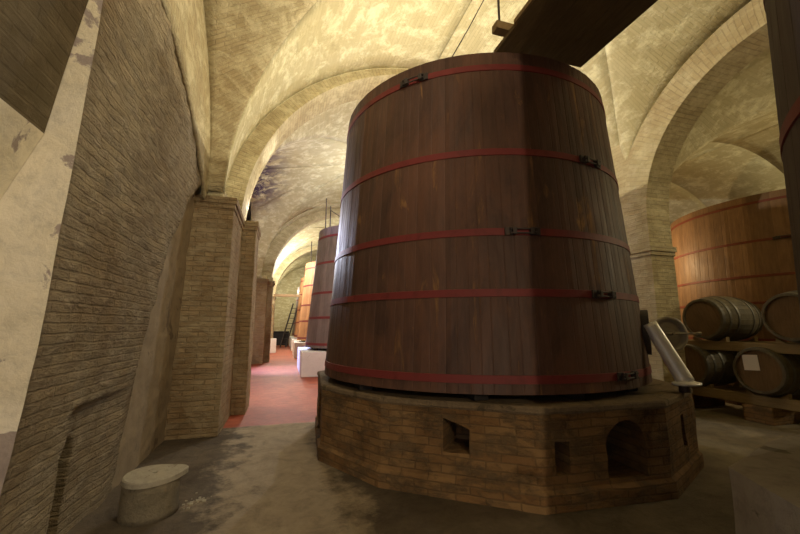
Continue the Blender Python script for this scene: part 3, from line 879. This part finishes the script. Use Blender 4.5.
for dx in (.78,):
    for dy in (-1.7, -.66, .46, 1.68):
        bm = newbm(); box(bm, dx-.035, dx+.035, dy-.05, dy+.05, ZL-.39+.005, ZU-.40-.14, .006); obj('post', bm, M['beam'], rk)
# wedges that hold the barrels
for x, y, z, lab, paper in places:
    for dx in (.08, .78):
        for s in (-1, 1):
            if z == ZL and min(abs(y + s*.23 - 4.2 - q) for q in (-1.7, -.66, .46, 1.68)) < .12: continue
            bm = newbm()
            yy = y - 4.2 + s*.2; zb = z-.40+.012
            pts = [(s*-.05, 0), (s*.07, 0), (s*.07, .075)]
            A = [bm.verts.new((dx-.04, yy+a, zb+c)) for a, c in pts]; B = [bm.verts.new((dx+.04, yy+a, zb+c)) for a, c in pts]
            bm.faces.new(A); bm.faces.new(B[::-1])
            for i in range(3): bm.faces.new((A[i], B[i], B[(i+1)%3], A[(i+1)%3]))
            bmesh.ops.recalc_face_normals(bm, faces=bm.faces)
            obj('wedge', bm, M['beam'], rk)
tag(rk, 'timber rack with two long shelf beams carrying the barrels', 'rack')
k = 0
for yb, lab in ((5.55, 'brick block under the far end of the barrel rack'), (4.25, 'brick block under the middle of the barrel rack'), (2.75, 'brick block under the near end of the barrel rack')):
    bm = newbm(); box(bm, 7.05, 8.05, yb-.2, yb+.2, 0, ZL-.40-.139, .015)
    tag(obj('support_block', bm, M['plinth']), lab, 'block')

# ------------------------------------------------------------------ walkway above the vats
wk = empty('plank_walkway', (2.60, 1.2, 4.27))
xs = [-.55, -.19, .17, .52]
for i in range(3):
    bm = newbm(); box(bm, xs[i]+.004, xs[i+1]-.004, -3.2 + .06*i, 2.05 - .05*i, .10, .145, .004); obj('plank', bm, M['plank'], wk)
for y in (-2.6, -.4, 1.80):
    bm = newbm(); box(bm, -.68, .56, y-.05, y+.05, .147, .235, .005); obj('joist', bm, M['plankedge'] if y > 1 else M['plank'], wk)
for s in (-1,):
    bm = newbm(); box(bm, s*.565-.013, s*.565+.013, -3.2, 1.62, .10, .146, .003); obj('side_rail', bm, M['plankedge'] if s < 0 else M['plank'], wk)
bm = newbm(); tube(bm, (-.62, 1.80, .20), (-.62, 1.80, 1.95), .012); obj('hanger_rod', bm, M['iron'], wk)
bm = newbm(); tube(bm, (-.62, -.4, .20), (-.62, -.4, 1.95), .012); obj('hanger_rod', bm, M['iron'], wk)
tag(wk, 'dark plank walkway overhead with its end resting on the huge vat', 'walkway')
bm = newbm(); path_tube(bm, [(1.64, 3.56, 4.36), (2.2, 4.06, 5.4), (2.8, 4.6, 6.55)], .007, 6)
tag(obj('cable', bm, M['iron']), 'thin dark cable rising from the huge vat rim to the vault', 'cable')

# ------------------------------------------------------------------ stone drum on the floor by the left wall
def drum():
    root = empty('stone_drum', (-.94, 3.70, 0))
    bm = newbm(); n = 40; prof = [(.205, 0), (.20, .08), (.197, .20), (.195, .255)]
    rows = [[bm.verts.new((r*math.cos(2*PI*i/n), r*math.sin(2*PI*i/n), z)) for i in range(n)] for r, z in prof]
    for a, b in zip(rows, rows[1:]):
        for i in range(n): bm.faces.new((a[i], a[(i+1)%n], b[(i+1)%n], b[i])).smooth = True
    bm.faces.new(rows[0][::-1]); bm.faces.new(rows[-1]); subdiv_to(bm, .06); roughen(bm, .006, 9, 3, keep=lambda c: c.z < .01 or c.z > .25)
    obj('drum_body', bm, M['stone'], root)
    bm = newbm(); out = []
    for i in range(48):
        a = 2*PI*i/48; r = .205 + .006*math.sin(3*a+1) + (.05*max(0, math.cos(a-R(25)))**14)
        out.append((r*math.cos(a), r*math.sin(a)))
    inner = [(.018*math.cos(2*PI*i/48)+.02, .018*math.sin(2*PI*i/48)) for i in range(48)]
    z0, z1 = .256, .30
    O0 = [bm.verts.new((x, y, z0)) for x, y in out]; O1 = [bm.verts.new((x, y, z1-.008)) for x, y in out]
    O2 = [bm.verts.new((x*.96, y*.96, z1)) for x, y in out]; I1 = [bm.verts.new((x, y, z1)) for x, y in inner]; I0 = [bm.verts.new((x, y, z0)) for x, y in inner]
    for a, b in ((O0, O1), (O1, O2), (O2, I1), (I1, I0), (I0, O0)):
        for i in range(48): bm.faces.new((a[i], a[(i+1)%48], b[(i+1)%48], b[i]))
    bmesh.ops.recalc_face_normals(bm, faces=bm.faces)
    t = obj('drum_top', bm, M['stonetop'], root); t['label'] = 'pale stone top with a small hole and a spout'
    return tag(root, 'squat round stone drum with pale spouted top on the floor by the left wall', 'stone drum')
drum()
# scraps of plaster on the ground beside it
bm = newbm()
for k in range(26):
    a = random.uniform(0, 6.28); r = abs(random.gauss(0, .07)); s = random.uniform(.004, .014)
    x, y = -.62 + r*math.cos(a), 3.82 + r*math.sin(a)
    box(bm, x-s, x+s*.9, y-s*.8, y+s, 0, s*.9, mat=None)
o = tag(obj('plaster_crumbs', bm, M['stonetop']), 'crumbs of pale plaster on the floor beside the stone drum', 'rubble'); o['kind'] = 'stuff'

# ------------------------------------------------------------------ end of the aisle
bm = newbm(); box(bm, -.62, 1.0, 24.9, 25.1, 4.0-.66, 4.0-.50, .01)
tag(obj('timber_beam', bm, M['beamx']), 'horizontal timber beam across the far aisle from pier to vat', 'beam')
root = empty('leaning_ladder', (-.1, 29.5, 0))
for dx in (0, .4):
    bm = newbm(); tube(bm, (dx, 0, 0), (dx+.8, .1, 3.2), .05, 8); obj('rail', bm, M['iron'], root)
for k in range(8):
    t = .08 + k*.115; bm = newbm(); tube(bm, (.8*t, .1*t, 3.2*t), (.4+.8*t, .1*t, 3.2*t), .02, 6); obj('rung', bm, M['iron'], root)
tag(root, 'dark ladder leaning at the far end of the aisle', 'ladder')
root = empty('machine_cabinet', (-.25, 30.4, 0))
bm = newbm(); box(bm, -.55, .75, 0, .8, .1, 1.15, .03); obj('body', bm, M['black'], root)
for dx in (-.45, .6):
    bm = newbm(); tube(bm, (dx, .2, .1), (dx+.001, .6, .1), .1, 14); obj('wheel', bm, M['black'], root)
bm = newbm(); tube(bm, (-.5, -.05, 1.1), (.7, -.05, 1.1), .03); obj('handle', bm, M['black'], root)
tag(root, 'low black wheeled machine standing at the far end of the aisle', 'machine')
bm = newbm(); box(bm, -.85, -.30, 23.2, 23.9, 0, .8, .02)
tag(obj('white_plinth', bm, M['white']), 'small white block standing on the left side of the aisle', 'plinth')

# ------------------------------------------------------------------ lights
def point(name, loc, W, col, r=.03):
    l = bpy.data.lights.new(name, 'POINT'); l.energy = W; l.color = col; l.shadow_soft_size = r
    o = bpy.data.objects.new(name, l); COL.objects.link(o); o.location = loc; return o
def spot(name, loc, target, W, col, ang=90, blend=.6, r=.05):
    l = bpy.data.lights.new(name, 'SPOT'); l.energy = W; l.color = col; l.spot_size = R(ang); l.spot_blend = blend; l.shadow_soft_size = r
    o = bpy.data.objects.new(name, l); COL.objects.link(o); o.location = loc
    o.rotation_euler = (Vector(target)-Vector(loc)).to_track_quat('-Z', 'Y').to_euler(); return o
def area(name, loc, target, W, col, sx, sy):
    l = bpy.data.lights.new(name, 'AREA'); l.shape = 'RECTANGLE'; l.size = sx; l.size_y = sy; l.energy = W; l.color = col
    o = bpy.data.objects.new(name, l); COL.objects.link(o); o.location = loc
    o.rotation_euler = (Vector(target)-Vector(loc)).to_track_quat('-Z', 'Y').to_euler(); return o
WARM = (1, .78, .50); NEUT = (1, .88, .70)
point('lamp_behind_camera', (.55, -5.0, 3.3), 470, (1, .80, .54), .05)
area('daylight_behind_camera', (-.6, -.9, 1.0), (-1.7, 2.4, 1.9), 10, (.62, .72, 1.0), .5, .7)
spot('fill_left_wall', (1.2, 1.2, 5.2), (-1.2, 4.3, 2.8), 240, (1, .86, .62), 95, .9)  # added out-of-frame fill spot, aimed down at the left wall
spot('vault_fill_right', (3.6, 1.2, 4.75), (4.1, 2.6, 6.4), 155, (1, .86, .58), 128, .7)  # added unseen fill that brightens the right-hand vault
spot('fill_right_pier', (4.7, 1.7, 4.7), (6.4, 5.4, 2.7), 100, (1, .90, .66), 42, .8)  # added unseen spot to brighten the right pier
spot('vault_fill_crown', (1.0, 1.0, 4.9), (1.6, 5.5, 7.0), 100, (1, .86, .58), 110, .9)  # added unseen fill towards the vault crown
spot('glow_on_arch', (1.9, 9.2, 3.0), (-.45, 7.5, 4.95), 700, (.95, .97, 1.0), 13, 1.0)  # added spot hidden behind the vat, makes the glow on the rib
spot('glow_on_left_wall', (1.6, 5.9, 4.8), (-1.2, 4.75, 3.5), 90, (1, .97, .90), 26, 1.0)  # added hidden spot that makes the glow on the rough wall
point('lamp_above_vat', (2.3, 5.5, 4.65), 300, (1, .90, .68))
point('fill_behind_vat', (2.3, 8.4, 2.8), 80, (1, .92, .78))  # added hidden fill for the second vat, its white block and the red floor
point('lamp_bay_two', (-.75, 8.15, 3.9), 90, NEUT)
point('lamp_violet', (-.95, 8.6, 3.7), 70, (.5, .4, 1.0))
point('lamp_bay_two_back', (3.4, 12.0, 5.2), 420, (.97, .96, 1.0))
spot('violet_on_vat', (-1.0, 10.0, 3.9), (1.4, 12.2, 5.1), 300, (.48, .42, 1.0), 30, .9)
spot('violet_on_floor', (-1.1, 14.3, 3.4), (.1, 14.2, 0), 1700, (.42, .50, 1.0), 60, .9)
spot('blue_on_big_vat', (-.9, 9.5, 3.6), (.9, 5.0, 3.2), 600, (.75, .8, 1.0), 40, .8)
point('lamp_far_one', (-.2, 19.5, 4.6), 420, (1, .96, .90))
point('lamp_far_two', (.6, 24.0, 4.8), 420, (1, .95, .85))
point('lamp_far_three', (.3, 32.0, 4.4), 200, (1, .92, .7))
point('lamp_right_aisle', (8.0, 7.3, 3.0), 95, (1, .70, .36))
point('lamp_right_aisle_vault', (11.5, 2.0, 4.3), 260, (1, .84, .54))
w = bpy.data.worlds.new('world'); sc.world = w; w.use_nodes = True
w.node_tree.nodes['Background'].inputs[0].default_value = (.9, .75, .55, 1); w.node_tree.nodes['Background'].inputs[1].default_value = .0

# ------------------------------------------------------------------ camera
cam = bpy.data.cameras.new('camera'); co = bpy.data.objects.new('camera', cam); COL.objects.link(co)
cam.sensor_width = 36; cam.lens = 380/800*36; cam.clip_start = .05; cam.clip_end = 200
co.location = (0, 0, 1.45); co.rotation_euler = (R(90+9), 0, R(-17))
sc.camera = co
sc.view_settings.view_transform = 'Standard'; sc.view_settings.look = 'None'
sc.view_settings.exposure = 0; sc.view_settings.gamma = 1; sc.view_settings.use_curve_mapping = False
